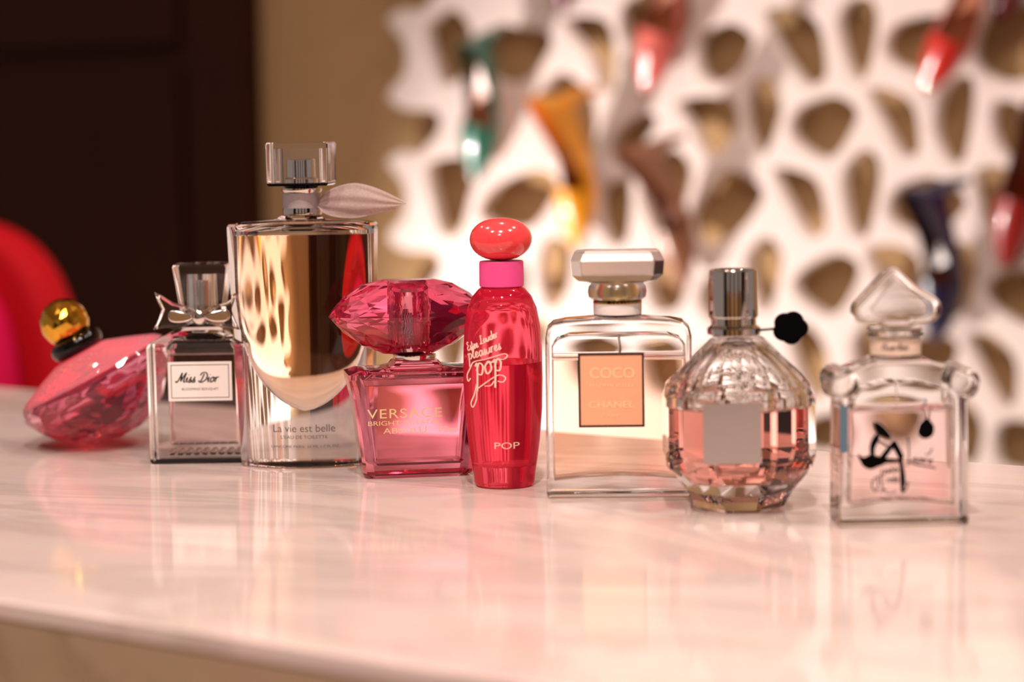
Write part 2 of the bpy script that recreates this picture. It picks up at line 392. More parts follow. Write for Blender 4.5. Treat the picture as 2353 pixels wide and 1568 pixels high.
HOLES = [
 [(1031,28),(1062,51),(1075,102),(1050,170),(1018,181),(1003,143),(985,76),(1003,46)],
 [(1140,62),(1192,70),(1248,82),(1249,115),(1205,175),(1149,178),(1110,130)],
 [(1309,55),(1392,62),(1402,186),(1380,190),(1357,130)],
 [(1265,205),(1292,188),(1345,243),(1340,365),(1300,350),(1265,310),(1234,252)],
 [(1000,402),(1040,388),(1078,400),(1065,450),(1052,502),(1035,516),(1020,505),(1010,465)],
 [(1132,480),(1158,434),(1218,410),(1250,429),(1240,466),(1210,502),(1160,500)],
 [(1430,290),(1487,262),(1500,290),(1444,365),(1409,385),(1400,340)],
 [(1487,416),(1522,360),(1556,364),(1576,403),(1556,477),(1522,520),(1495,480)],
 [(1385,430),(1440,420),(1445,500),(1430,560),(1395,545),(1375,490)],
 [(1262,560),(1300,575),(1304,625),(1288,678),(1262,690),(1245,620)],
 [(1557,232),(1619,216),(1681,230),(1690,300),(1640,365),(1615,350),(1591,296)],
 [(1440,20),(1500,-30),(1560,-20),(1570,60),(1500,110),(1450,90)],
 [(1602,124),(1612,80),(1667,50),(1715,72),(1724,103),(1695,160),(1653,190),(1612,168)],
 [(1777,34),(1825,36),(1870,65),(1884,158),(1853,178),(1825,151),(1788,90)],
 [(1936,28),(1963,-2),(1998,5),(2010,55),(1990,162),(1965,174),(1943,124),(1929,62)],
 [(2063,62),(2128,38),(2180,50),(2175,110),(2110,155),(2045,122)],
 [(2273,55),(2353,25),(2410,60),(2400,150),(2310,172),(2255,131)],
 [(1736,179),(1777,190),(1794,255),(1762,351),(1738,352),(1712,289),(1716,222)],
 [(1840,255),(1901,224),(1946,239),(1958,275),(1905,355),(1830,312)],
 [(2003,218),(2046,210),(2094,246),(2107,337),(2082,353),(2058,331)],
 [(2168,220),(2211,184),(2230,220),(2213,344),(2184,358),(2156,296)],
 [(2290,235),(2340,240),(2365,300),(2340,360),(2300,345),(2280,290)],
 [(1665,408),(1715,424),(1734,455),(1690,520),(1625,550),(1600,500),(1625,455)],
 [(1788,404),(1825,397),(1874,425),(1890,512),(1867,533),(1842,516)],
 [(1940,413),(1977,355),(2007,362),(2017,413),(1996,518),(1977,537),(1954,510)],
 [(2062,441),(2122,410),(2175,424),(2210,470),(2140,533),(2054,503)],
 [(2245,395),(2305,385),(2320,440),(2300,530),(2275,540),(2250,480)],
 [(1713,600),(1757,541),(1790,572),(1794,620),(1765,719),(1734,689)],
 [(1842,634),(1908,590),(1958,604),(1960,647),(1912,717),(1842,677)],
 [(2000,588),(2053,570),(2103,597),(2112,675),(2085,712),(2050,690)],
 [(2150,600),(2200,560),(2235,580),(2235,650),(2205,720),(2165,700)],
 [(2276,647),(2353,624),(2410,680),(2370,748),(2280,700)],
 [(1620,640),(1670,625),(1700,660),(1690,740),(1640,745),(1605,700)],
 [(1822,776),(1860,768),(1890,820),(1884,892),(1853,880)],
 [(1965,790),(2005,740),(2030,770),(2030,830),(2000,880),(1975,850)],
 [(2080,800),(2140,775),(2190,800),(2150,880),(2080,850)],
 [(2230,783),(2280,775),(2330,833),(2325,926),(2294,920)],
 [(1862,985),(1895,965),(1935,975),(1935,1010),(1890,1025),(1862,1012)],
 [(2185,930),(2225,935),(2250,985),(2240,1045),(2212,1065),(2190,1010)],
 [(2296,985),(2350,970),(2400,1010),(2390,1075),(2300,1068)],
 [(1500,600),(1545,585),(1570,640),(1555,700),(1510,705),(1490,650)],
 [(1380,640),(1425,620),(1460,660),(1440,720),(1390,715)],
 [(1000,728),(1075,725),(1065,775),(1052,827),(1035,841),(1020,830),(1010,790)],
 [(1132,805),(1158,759),(1218,735),(1250,754),(1240,791),(1210,827),(1160,825)],
 [(1120,640),(1160,600),(1200,620),(1195,690),(1150,700)],
 [(1330,790),(1380,770),(1420,810),(1400,860),(1340,860)],
 [(1480,800),(1530,780),(1560,840),(1540,900),(1490,880)],
 [(1600,830),(1650,800),(1690,850),(1670,920),(1610,910)],
 [(1730,900),(1780,870),(1810,920),(1790,980),(1740,970)],
 [(2010,930),(2060,910),(2110,950),(2080,1010),(2020,1000)],
]
HS = [1.5] * len(HOLES)
def hole_poly(i):
    q = wp(HOLES[i]); cx_ = sum(p[0] for p in q) / len(q); cz_ = sum(p[1] for p in q) / len(q)
    q = [(cx_ + (a - cx_) * HS[i], cz_ + (b - cz_) * HS[i] * .96) for a, b in q]
    return [(p.x, p.y) for p in catmull([(a, b, 0) for a, b in q], 4, closed=True)]
PO = [hole_poly(i) for i in range(len(HOLES))]
def ctr(p): return Vector((sum(a for a, b in p) / len(p), sum(b for a, b in p) / len(p)))
for it in range(20):                                # keep a web of at least 15 mm between neighbouring holes
    bad = set()
    for i in range(len(PO)):
        for j in range(i):
            if (ctr(PO[i]) - ctr(PO[j])).length > .16: continue
            dmin = min((a[0] - b[0]) ** 2 + (a[1] - b[1]) ** 2 for a in PO[i] for b in PO[j]) ** .5
            if dmin < .0125: bad |= {i, j}
    if not bad: break
    for i in bad: HS[i] *= .97; PO[i] = hole_poly(i)
dead = set()
for i in range(len(PO)):
    for j in range(i):
        if j in dead or (ctr(PO[i]) - ctr(PO[j])).length > .16: continue
        if min((a[0] - b[0]) ** 2 + (a[1] - b[1]) ** 2 for a in PO[i] for b in PO[j]) ** .5 < .010: dead.add(i)
holes = [p for i, p in enumerate(PO) if i not in dead]
panel = slab('honeycomb_panel', [outer] + holes, PT, M['white'], None, 0.004, (0, -(PF - PT / 2), 0), res=2)
panel.location = WP0; panel.rotation_euler = (0, 0, WROT)
tag(panel, 'white organic honeycomb wall panel with rounded holes, shoes hung on it', 'wall panel')
# stand-offs that carry it
# dark wardrobe at the left
WD = 0.05                                          # flush cabinet front
aL = wall_xy(556, 400, WD)[0]
ward = root('dark_wardrobe', 'tall dark brown cabinet standing against the wall at the far left', 'cabinet', wall_world(aL - 0.9, FL, 0), WROT)
WH = CEIL - FL - 0.05
box('body', (-0.9, -0.03, 0), (0.9, -0.001, WH), M['darkwood'], ward, 0.004)
zr = wall_xy(300, 165, WD)[1] - FL; zr2 = wall_xy(300, 105, WD)[1] - FL
box('door', (-0.89, -0.045, 0.06), (0.78, -0.0302, zr), M['darkwood'], ward, 0.004)
box('door', (-0.89, -0.045, zr2), (0.78, -0.0302, WH - 0.03), M['darkwood'], ward, 0.004)
box('side_post', (0.80, -0.05, 0.0), (0.90, -0.0302, WH), M['darkwood'], ward, 0.003)

# ------------------------------------------------------------------ shoes on the panel
def shoe(uh, vh, ut, vt, mat_o, mat_i, label, twist=0.0, gem=None, ln=None, name='high_heel_shoe', gemmat=None):
    """heel at picture point (uh,vh), toe at (ut,vt): hung toe down, sole towards the wall"""
    off = PF + 0.045
    ah, zh = wall_xy(uh, vh, off); at_, zt_ = wall_xy(ut, vt, off)
    L = math.hypot(ah - at_, zh - zt_); ang = math.atan2(at_ - ah, -(zt_ - zh))       # lean
    r = root(name, label, 'shoe', wall_world(at_, zt_, PF + 0.022), group=None)
    # local: x width, y away from wall negative, z from toe up to the heel
    q = Matrix.Rotation(WROT, 4, 'Z') @ Matrix.Rotation(-ang, 4, 'Y') @ Matrix.Rotation(R(twist), 4, 'Z')
    r.rotation_euler = q.to_euler()
    def hw(t): return L * (0.02 + 0.115 * math.sin(min(1, t / 0.36) * PI / 2) ** 0.8) * (1 if t < .36 else 1 - 0.40 * math.sin((t - .36) / .64 * PI / 2)) * (1 if t < .9 else math.sqrt(max(0.06, 1 - ((t - .9) / .1) ** 2 * .94)))
    def lift(t): return 0 if t < .3 else L * 0.30 * (1 - math.cos((t - .3) / .7 * PI * .62)) / 1.37   # the arch rising off the wall
    ts = [i / 24 for i in range(25)]
    bm = bmesh.new()                                    # sole
    rings = [[(hw(t) * c, -lift(t) - dy, t * L) for c, dy in ((-1, .0), (-.5, -.001), (.5, -.001), (1, .0), (1, .004), (-1, .004))] for t in ts]
    loft(bm, rings); finish(bm, 'insole', mat_i, r, True, 50)
    bm = bmesh.new()                                    # vamp closed over the toes
    rings = []
    for t in [i / 40 for i in range(17)]:
        h = L * (0.05 + 0.16 * math.sin(min(1, t / .36) * PI / 2)); w = hw(t) + .0012
        rings.append([(w * math.cos(a), -lift(t) - max(0, math.sin(a)) ** .8 * h * (0.55 + .45 * t / .4) + .001, t * L) for a in [PI * j / 14 for j in range(15)]])
    V = loft(bm, rings, False, False, False)
    bmesh.ops.solidify(bm, geom=bm.faces[:], thickness=0.0015)
    finish(bm, 'vamp', mat_o, r, True, 50)
    bm = bmesh.new()                                    # heel counter
    path = []
    for i in range(21):
        t = .36 + .64 * i / 20; path.append((-1, t))
    for i in range(20, -1, -1): path.append((1, .36 + .64 * i / 20))
    A, B = [], []
    for sg, t in path:
        w = hw(t) + .0012; h = L * (0.08 + 0.02 * 0 + 0.20 * max(0, (t - .45) / .55) ** 1.2)
        A.append((sg * w, -lift(t), t * L)); B.append((sg * w * .82, -lift(t) - h, t * L - h * .12))
    loft(bm, [A, B], False, False, False)
    bmesh.ops.solidify(bm, geom=bm.faces[:], thickness=0.0015)
    finish(bm, 'heel_counter', mat_o, r, True, 50)
    bm = bmesh.new()                                    # the stiletto, going back through the panel
    e = -lift(1.0)
    rings = [sup(w, w, 1, 0, 12) for w in (.016, .010, .006, .0055)]
    P = [(0, e + .002, L * .93), (0, e * .65, L * .99), (0, e * .2, L * 1.03), (0, .0, L * 1.04)]
    rings = [[(p[0] + x * L / .2, p[1] , p[2] + y * L / .2 * 1.1) for x, y, _ in rg] for p, rg in zip(P, rings)]
    loft(bm, rings); finish(bm, 'heel', mat_o, r, True, 50)
    if gem:
        gx, gt, gr = gem
        bm = bmesh.new(); bmesh.ops.create_icosphere(bm, subdivisions=2, radius=gr)
        bmesh.ops.translate(bm, verts=bm.verts, vec=(gx * hw(gt), -lift(gt) - L * .2, gt * L))
        finish(bm, 'ornament', gemmat or M['chrome'], r, True)
    return r
def smat(n, c, rough=.3): return pmat(n, c, rough, coat=.3)
tan = smat('tan_insole', (196, 124, 84), .5); dark_in = smat('brown_insole', (74, 30, 14), .5)
shoe(1120, 84, 1066, 415, smat('teal_patent', (0, 104, 84)), smat('nude_insole', (214, 128, 84)), 'teal high-heeled shoe hanging near the left side of the white panel', 12, (0.6, .08, .004))
shoe(1345, 222, 1298, 575, smat('yellow_leather', (246, 164, 20)), smat('brown_lining', (120, 52, 14)), 'mustard yellow high-heeled shoe hung on the white panel, lit by the lamp', -14, (.3, .6, .004))
shoe(1555, -150, 1462, 208, smat('salmon_leather', (214, 98, 88)), tan, 'salmon pink high-heeled shoe at the top edge of the white panel', 16, (-.8, .14, .004))
shoe(1548, 330, 1545, 668, smat('nude_leather', (150, 100, 70)), smat('mauve_lining', (150, 96, 76)), 'nude beige high-heeled shoe hanging above the square-stoppered bottle', -20)
shoe(2262, -110, 2108, 208, smat('scarlet_patent', (206, 26, 4)), tan, 'scarlet high-heeled shoe slanting down to the left near the top right', 18, (.4, .1, .0035))
shoe(2398, -230, 2268, 50, smat('burgundy_patent', (92, 4, 10)), dark_in, 'dark burgundy shoe whose toe shows in the top right corner', 12)
shoe(2392, 215, 2288, 612, smat('crimson_patent', (150, 10, 10)), smat('rust_insole', (128, 52, 30)), 'crimson high-heeled shoe at the right edge of the white panel', 14)
shoe(2200, 432, 2128, 790, smat('navy_leather', (28, 24, 66)), smat('umber_insole', (112, 52, 14)), 'navy blue high-heeled shoe hung right behind the last glass bottle', -16)
shoe(1310, -320, 1268, 25, smat('plum_patent', (110, 4, 50)), dark_in, 'plum shoe with only its pointed toe showing at the top edge', 0, (-1.2, .06, .0045))

# ------------------------------------------------------------------ red chair
chd = 2.5
def at_depth(u, v, d):
    r_ = ray(u, v); return EYE + r_ * (d / r_.y)
cb = at_depth(-240, 700, chd)
chair = root('red_tub_chair', 'red and fuchsia upholstered chair behind the table at the left edge', 'chair', (cb.x, cb.y, FL), R(-34))
topz = at_depth(0, 490, chd).z - FL
def arch(hw_, z0, z1, n=40, e=4.0):
    o = [(-hw_, z0), (hw_, z0)]
    for i in range(n + 1):
        a = PI * i / n; c, s_ = math.cos(a), math.sin(a)
        o.append((hw_ * math.copysign(abs(c) ** (2 / e), c), z0 + .12 + (z1 - z0 - .12) * abs(s_) ** (2 / e)))
    return o
slab('backrest', [arch(.27, .42, topz)], .055, M['chair_red'], chair, .020, (0, .0, 0), res=6)
slab('back_cushion', [arch(.232, .46, topz - .035)], .05, M['chair_pink'], chair, .02, (0, -.054, 0), res=6)
bm = bmesh.new(); loft(bm, [rrect(w, w, .07, z, 8, 0, -.18) for w, z in ((.17, .36), (.19, .37), (.19, .41), (.18, .42))]); finish(bm, 'seat', M['chair_red'], chair, True, 50)
bm = bmesh.new(); loft(bm, [rrect(w, w, .06, z, 8, 0, -.20) for w, z in ((.15, .421), (.16, .43), (.16, .45), (.14, .46))]); finish(bm, 'seat_cushion', M['chair_pink'], chair, True, 50)
for k in range(4):
    a = PI / 4 + k * PI / 2; bm = bmesh.new()
    tube(bm, [(.14 * math.cos(a), -.18 + .14 * math.sin(a), .36), (.20 * math.cos(a), -.18 + .20 * math.sin(a), 0)], [.014, .009], 12)
    finish(bm, 'leg', M['darkwood'], chair, True)

# ------------------------------------------------------------------ perfume bottles
def place(name, label, u, v, half_depth, yaw=0.0, extra=None):
    """front of the base stands on the table where the picture shows (u, v). Returns root, metres per photo pixel"""
    p = table_pt(u, v); s = (p - EYE).dot(FWD) / F_PX
    back = Vector((p.x, p.y, 0)).normalized()
    p = p + back * half_depth * s
    r = root(name, label, 'perfume bottle', (p.x, p.y, 0.0), yaw)
    return r, s
def sc_(pts, s): return [(a * s, b * s) for a, b in pts]
GAP = 0.0002

# --- 1 pink faceted flacon lying tilted, gold ball cap
def baby():
    p = table_pt(212, 1040); s = (p - EYE).dot(FWD) / F_PX
    r = root('perfume_bottle', 'pink faceted disc-shaped bottle tilted on its side, gold ball cap', 'perfume bottle', (0, 0, 0))
    n = 18
    def ring(rad, z, ph): return circ(rad * s, z * s, n, ph=ph)
    bm = bmesh.new()
    prof = [(50, 42, 0), (60, 40, 0), (118, 18, 0), (170, -4, 0), (184, -15, 0), (188, -26, 0), (188, -44, .5), (176, -74, 0), (156, -104, .5), (128, -132, 0), (92, -156, .5), (44, -172, 0)]
    V = [[bm.verts.new(q) for q in ring(*a)] for a in prof]
    for i in range(len(V) - 1):
        a, b = V[i], V[i + 1]; d = prof[i + 1][2] - prof[i][2]
        for j in range(n):
            k = (j + 1) % n
            if d == 0: bm.faces.new((a[j], a[k], b[k], b[j]))
            elif d > 0: bm.faces.new((a[j], a[k], b[j])); bm.faces.new((a[k], b[k], b[j]))
            else: bm.faces.new((a[j], b[k], b[j])); bm.faces.new((a[j], a[k], b[k]))
    bm.faces.new(V[0]); bm.faces.new(V[-1])
    for i, rg in enumerate(V):
        if i > 5:
            for j, v in enumerate(rg):
                k = 1 + random.uniform(-.035, .035); v.co.x *= k; v.co.y *= k; v.co.z += random.uniform(-5, 5) * s
    body = finish(bm, 'faceted_body', M['pink_glass'], r)
    body.data.materials.append(M['pink_facets'])
    for pl in body.data.polygons:
        if pl.center.z < -20 * s: pl.material_index = 1
    for pl in body.data.polygons:
        if pl.center.z > -10 * s: pl.use_smooth = True
    lathe('perfume', [(0, -40), (110, -40), (150, -52), (146, -70), (120, -96), (90, -118), (0, -126)], M['liq_pink'], r, s, 15, smooth=False)
    lathe('neck_ring', [(30, 43), (52, 43), (61, 50), (64, 60), (62, 72), (54, 80), (40, 82), (30, 70)], M['black'], r, s, 40)
    bm = bmesh.new(); bmesh.ops.create_icosphere(bm, subdivisions=3, radius=57 * s)
    bmesh.ops.translate(bm, verts=bm.verts, vec=(0, 0, 119 * s)); finish(bm, 'ball_cap', M['gold'], r)
    bm = bmesh.new()                                     # gold specks and word round the shoulder
    for i in range(13):
        a = R(-128 + i * 5.6); rr = (100 + 8 * math.sin(i * 2.1)); x, y = rr * math.cos(a) * s, rr * math.sin(a) * s
        z = (18 + (118 - rr) * .379) * s + .0003
        bmesh.ops.create_icosphere(bm, subdivisions=1, radius=(2.0 + (i % 3)) * s, matrix=Matrix.Translation((x, y, z)) @ Matrix.Diagonal((1, 1, .3, 1)))
    finish(bm, 'gold_specks', M['goldink'], r)
    rot = Matrix.Rotation(R(3), 3, 'X') @ Matrix.Rotation(R(-27), 3, 'Y')
    r.rotation_euler = rot.to_euler()
    zmin = min((rot @ v.co).z for v in body.data.vertices)
    back = Vector((p.x, p.y, 0)).normalized() * 120 * s
    off = rot @ Vector((0, 0, 0))
    r.location = (p.x + back.x, p.y + back.y, -zmin + .0002)
baby()

# --- 2 clear square bottle with paper label and glass bow
def dior():
    hd = 72
    r, s = place('perfume_bottle', 'square clear glass bottle with white framed paper label and glass bow', 478, 1066, hd, R(0))
    bm = bmesh.new()
    z = [(122, 0, 10), (124, 5, 12), (126, 268, 12), (122, 278, 14), (104, 286, 20), (86, 296, 30), (70, 304, 30), (52, 312, 24), (46, 322, 22)]
    loft(bm, [rrect(w * s, (w * hd / 126) * s, rr * s * .7, zz * s) for w, zz, rr in z])
    finish(bm, 'glass_body', M['glass'], r, True, 25)
    bm = bmesh.new(); loft(bm, [rrect(w * s, w * .48 * s, 8 * s, zz * s) for w, zz in ((78, 42), (80, 46), (80, 248))])
    finish(bm, 'perfume', M['liq_pale'], r, True, 30)
    bm = bmesh.new(); loft(bm, [rrect(w * s, w * .48 * s, 8 * s, zz * s) for w, zz in ((80, 249.0), (80, 262), (70, 274), (30, 284))])
    finish(bm, 'air_space', M['air'], r, True, 30)
    # dimpled foot inside the base
    bm = bmesh.new()
    for j in range(9):
        for i in range(3):
            bmesh.ops.create_icosphere(bm, subdivisions=2, radius=8.5 * s, matrix=Matrix.Translation(((-76 + j * 19) * s, (-34 + i * 34) * s, 23 * s)) @ Matrix.Diagonal((1, 1.4, .7, 1)))
    finish(bm, 'dimpled_foot', M['air'], r, True)
    y = -hd * s - .0003
    slab('paper_label', [rr2(73 * s, 45 * s, 1 * s, -3 * s, 191 * s)], .0004, M['label'], r, 0, (0, y, 0))
    yf = y - .0002
    for k, (w, h, t) in enumerate(((66.5, 38.5, 1.5),)):
        slab('label_frame', [rr2(w * s, h * s, .5 * s, -3 * s, 191 * s), list(reversed(rr2((w - t) * s, (h - t) * s, .5 * s, -3 * s, 191 * s)))], .0001, M['ink'], r, 0, (0, yf, 0))
    bm = bmesh.new(); write(bm, 'Miss Dior', -58 * s, 189 * s, 11.5 * s, 2.6 * s, lambda a, b: yf, .35, 0, 0.92)
    finish(bm, 'lettering', M['ink'], r, recalc=False)
    text('lettering', 'BLOOMING BOUQUET', 7.5 * s, M['greyink'], r, -3 * s, 173 * s, yf, 84 * s)
    # label step line
    # neck, pump, stopper
    lathe('neck_collar', [(44, 322), (44, 334), (40, 338), (36, 344), (0, 344)], M['chrome'], r, s, 40)
    lathe('pump', [(0, 345), (30, 345), (31, 352), (26, 356), (25, 418), (22, 422), (0, 422)], M['chrome'], r, s, 32)
    bm = bmesh.new()
    loft(bm, [rrect(w * s, w * s, 4 * s, zz * s, 3) for w, zz in ((46, 346), (50, 360), (62, 452), (60, 457))])
    finish(bm, 'stopper', M['glass'], r, True, 30)
    lathe('stopper_hollow', [(0, 346.8), (35, 346.8), (34, 436), (0, 436)], M['air'], r, s, 40)
    # bow
    bow = bpy.data.objects.new('glass_bow', None); COL.objects.link(bow); bow.parent = r; bow.location = (0, -58 * s, 338 * s); bow.scale = (1.06, 1.1, 1.3)
    for sg in (-1, 1):                                   # each side: a full loop with a swallow-tailed end
        lp = [(4, 9), (30, 20), (58, 26), (80, 38), (96, 44), (90, 28), (82, 14), (90, -2), (102, -22), (76, -18), (50, -20), (26, -14), (4, -8)]
        o = [(sg * a * s, b * s) for a, b in lp]
        if sg < 0: o.reverse()
        slab('loop', [o], 22 * s, M['glass'], bow, 7 * s, (0, -6 * s, 0), res=5)
        ip = [(14, 4), (36, 11), (58, 14), (66, 6), (62, -6), (40, -9), (16, -4)]
        o = catmull([(sg * a * s, b * s, 0) for a, b in ip], 4, closed=True); o = [(p.x, p.y) for p in o]
        slab('loop', [o], 10 * s, M['chrome'], bow, 3.5 * s, (0, -22 * s, 0), res=4)
    bm = bmesh.new(); bmesh.ops.create_icosphere(bm, subdivisions=3, radius=14 * s, matrix=Matrix.Translation((0, -14 * s, 0)) @ Matrix.Diagonal((1.2, .7, 1, 1)))
    finish(bm, 'knot', M['chrome'], bow, True)
dior()

# --- 3 tall amber bottle, clear cube cap, organza wings
def vie():
    hd = 88
    r, s = place('perfume_bottle', 'tallest bottle, amber perfume, clear cube cap and organza ribbon', 709, 1078, hd, R(-3))
    def plan(w, d, side, z, n=30):            # front and back arcs joined by narrow sides
        out = []
        for j in range(n + 1):
            t = -1 + 2 * j / n; out.append((w * t * s, -(side + (d - side) * (1 - abs(t) ** 2.2)) * s, z * s))
        for j in range(n + 1):
            t = 1 - 2 * j / n; out.append((w * t * s, (side + (d - side) * (1 - abs(t) ** 2.2)) * s, z * s))
        return out
    bm = bmesh.new()
    loft(bm, [plan(*a) for a in ((143, 80, 30, 0), (149, 86, 34, 3), (151, 88, 36, 10), (162, 88, 38, 300), (170, 88, 40, 545), (170, 87, 40, 556), (166, 83, 37, 562), (140, 66, 32, 566), (60, 48, 44, 572), (44, 44, 36, 580))])
    finish(bm, 'glass_body', M['glass'], r, True, 28)
    # U-shaped cavity
    def cav(z):
        t = max(0.0, min(1, (z - 128) / 330)); return 150 * (1 - (1 - t) ** 2.6) ** .62
    bm = bmesh.new(); rings = []
    for i in range(26):
        z = 129 + (536 - 129) * (i / 25) ** 1.5; w = max(8, cav(z)); k = w / 150
        rings.append(sup(w * s, (22 + 44 * k) * s * min(1, .3 + k), .85, z * s, 56))
    loft(bm, rings); finish(bm, 'perfume', M['liq_gold'], r, True, 35)
    bm = bmesh.new(); loft(bm, [sup(w * s, d * s, .85, z * s, 56) for w, d, z in ((148, 64, 537), (148, 64, 546), (120, 50, 553), (40, 30, 560))])
    finish(bm, 'air_space', M['air'], r, True, 35)
    text('lettering', 'La vie est belle', 25 * s, M['greyink'], r, 4 * s, 94 * s, 0, 143 * s, surf=lambda x, z: -hd * s * 1.0 + 44 * s * abs(x / (152 * s)) ** 2.2 - .0002)
    sf = lambda x, z: -88 * s + 52 * s * abs(x / (151 * s)) ** 2.2 - .0004
    text('lettering', 'L\'EAU DE TOILETTE', 11 * s, M['greyink'], r, 4 * s, 74 * s, 0, 108 * s, surf=sf)
    text('lettering', 'LANCOME PARIS  50 ML 1.7 FL.OZ.', 8 * s, M['greyink'], r, 6 * s, 52 * s, 0, 158 * s, surf=sf)
    # neck
    lathe('neck_collar', [(0, 581), (44, 581), (45, 584), (45, 594), (43, 597), (43, 632), (46, 636), (46, 642), (0, 642)], M['chrome'], r, s, 48)
    lathe('ribbon_band', [(43.5, 597), (45.5, 597), (45.5, 631), (43.5, 631)], M['ribbonband'], r, s, 48)
    lathe('cap_plate', [(0, 642.5), (36, 642.5), (40, 645), (40, 648.5), (0, 648.5)], M['black'], r, s, 40)
    bm = bmesh.new(); loft(bm, [rrect(w * s, w * s, 3 * s, zz * s, 3) for w, zz in ((67, 648.8), (70, 652), (70, 655))]); finish(bm, 'cap_base', M['black'], r, True, 30)
    bm = bmesh.new(); loft(bm, [rrect(w * s, w * s, 4 * s, zz * s, 3) for w, zz in ((70, 655.5), (71, 660), (72, 744), (70, 748))])
    finish(bm, 'cube_cap', M['glass'], r, True, 30)
    bm = bmesh.new(); loft(bm, [rrect(w * s, w * s, 4 * s, zz * s, 3) for w, zz in ((54, 656), (54, 734))])
    finish(bm, 'cap_hollow', M['air'], r, True, 30)
    lathe('pump', [(0, 657), (38, 657), (38, 664), (33, 668), (33, 706), (31, 710), (0, 710)], M['chrome'], r, s, 40)
    # organza wings
    for k, (tipx, tipz, h0, dy, tw) in enumerate(((246, 604, 40, -30, 6), (220, 592, 38, -14, -8))):
        bm = bmesh.new(); rings = []
        for i in range(25):
            t = i / 24; x = 40 + (tipx - 40) * t; half = h0 * (math.sqrt(max(.02, 1 - ((t - .42) / .42) ** 2)) if t < .42 else 1 - ((t - .42) / .58) ** 1.45 * .985)
            zc = 606 + (tipz - 606) * t + 8 * math.sin(t * PI)
            ring = []
            for j in range(15):
                q = -1 + 2 * j / 14
                ring.append((x * s, (dy - 14 * (1 - q * q) * math.sin(t * PI) + tw * q + 3 * math.sin(q * 9 + t * 5)) * s, (zc + half * q) * s))
            rings.append(ring)
        loft(bm, rings, False, False, False)
        bmesh.ops.solidify(bm, geom=bm.faces[:], thickness=0.0003)
        finish(bm, 'organza_wing', M['organza'], r, True, recalc=False)
vie()

# --- 4 raspberry square flacon with faceted gem stopper
def versace():
    hd = 78
    r, s = place('perfume_bottle', 'raspberry pink glass bottle with a wide faceted gem stopper', 958, 1100, hd, R(9))
    bm = bmesh.new()
    Z = [(116, 58, 0, 22), (128, 68, 8, 24), (148, 74, 180, 18), (160, 80, 232, 14), (160, 80, 242, 14), (140, 66, 250, 16), (92, 52, 252, 20), (60, 48, 258, 20), (52, 46, 268, 20)]
    loft(bm, [rrect(w * s, d * s, rr * s, z * s, 2) for w, d, z, rr in Z])
    finish(bm, 'glass_body', M['ruby_wall'], r, True, 20)
    bm = bmesh.new(); loft(bm, [rrect(w * s, d * s, 8 * s, z * s, 2) for w, d, z in ((96, 58, 30), (102, 62.5, 36), (114, 66, 150), (124, 69.5, 216))])
    finish(bm, 'perfume', M['liq_blush'], r, True, 30)
    bm = bmesh.new(); loft(bm, [rrect(w * s, d * s, 8 * s, z * s, 2) for w, d, z in ((124.5, 70, 216.8), (127, 71, 230), (110, 58, 240))])
    finish(bm, 'air_space', M['air'], r, True, 30)
    lathe('neck_collar', [(0, 268.5), (48, 268.5), (50, 272), (50, 280), (40, 284), (0, 284)], M['chrome'], r, s, 40)
    # gem stopper
    n = 16; bm = bmesh.new()
    prof = [(62, 284, 0, .60), (110, 304, .5, .56), (150, 334, 0, .54), (178, 362, .5, .5), (184, 372, 0, .5), (172, 392, .5, .52), (146, 420, 0, .54), (106, 444, .5, .56), (64, 454, 0, .6)]
    V = [[bm.verts.new(q) for q in circ(a * s, z * s, n, a * dr * s, ph=ph)] for a, z, ph, dr in prof]
    for i in range(len(V) - 1):
        a, b = V[i], V[i + 1]; d = prof[i + 1][2] - prof[i][2]
        for j in range(n):
            k = (j + 1) % n
            if d > 0: bm.faces.new((a[j], a[k], b[j])); bm.faces.new((a[k], b[k], b[j]))
            else: bm.faces.new((a[j], b[k], b[j])); bm.faces.new((a[j], a[k], b[k]))
    bm.faces.new(V[0]); bm.faces.new(V[-1])
    cap = finish(bm, 'gem_stopper', M['ruby_glass'], r)
    cap.location = (-14 * s, 0, 0)
    c2 = lathe('pump', [(0, 290), (40, 290), (44, 300), (44, 420), (40, 428), (0, 428)], M['chrome'], r, s, 24, cx=-14, angle=20)
    fy = lambda x, z: -(68 + (z / s - 8) / 172 * 6.2) * s - .0005
    text('lettering', 'VERSACE', 31 * s, M['goldink'], r, -34 * s, 152 * s, 0, 172 * s, surf=fy, spacing=1.1)
    text('lettering', 'BRIGHT CRYSTAL', 15 * s, M['goldink'], r, -34 * s, 130 * s, 0, 168 * s, surf=fy)
    text('lettering', 'ABSOLU', 19 * s, M['goldink'], r, -34 * s, 112 * s, 0, 100 * s, surf=fy)
    text('lettering', '90ml', 22 * s, M['whiteink'], r, 66 * s, 112 * s, 0, 46 * s, surf=fy)
versace()

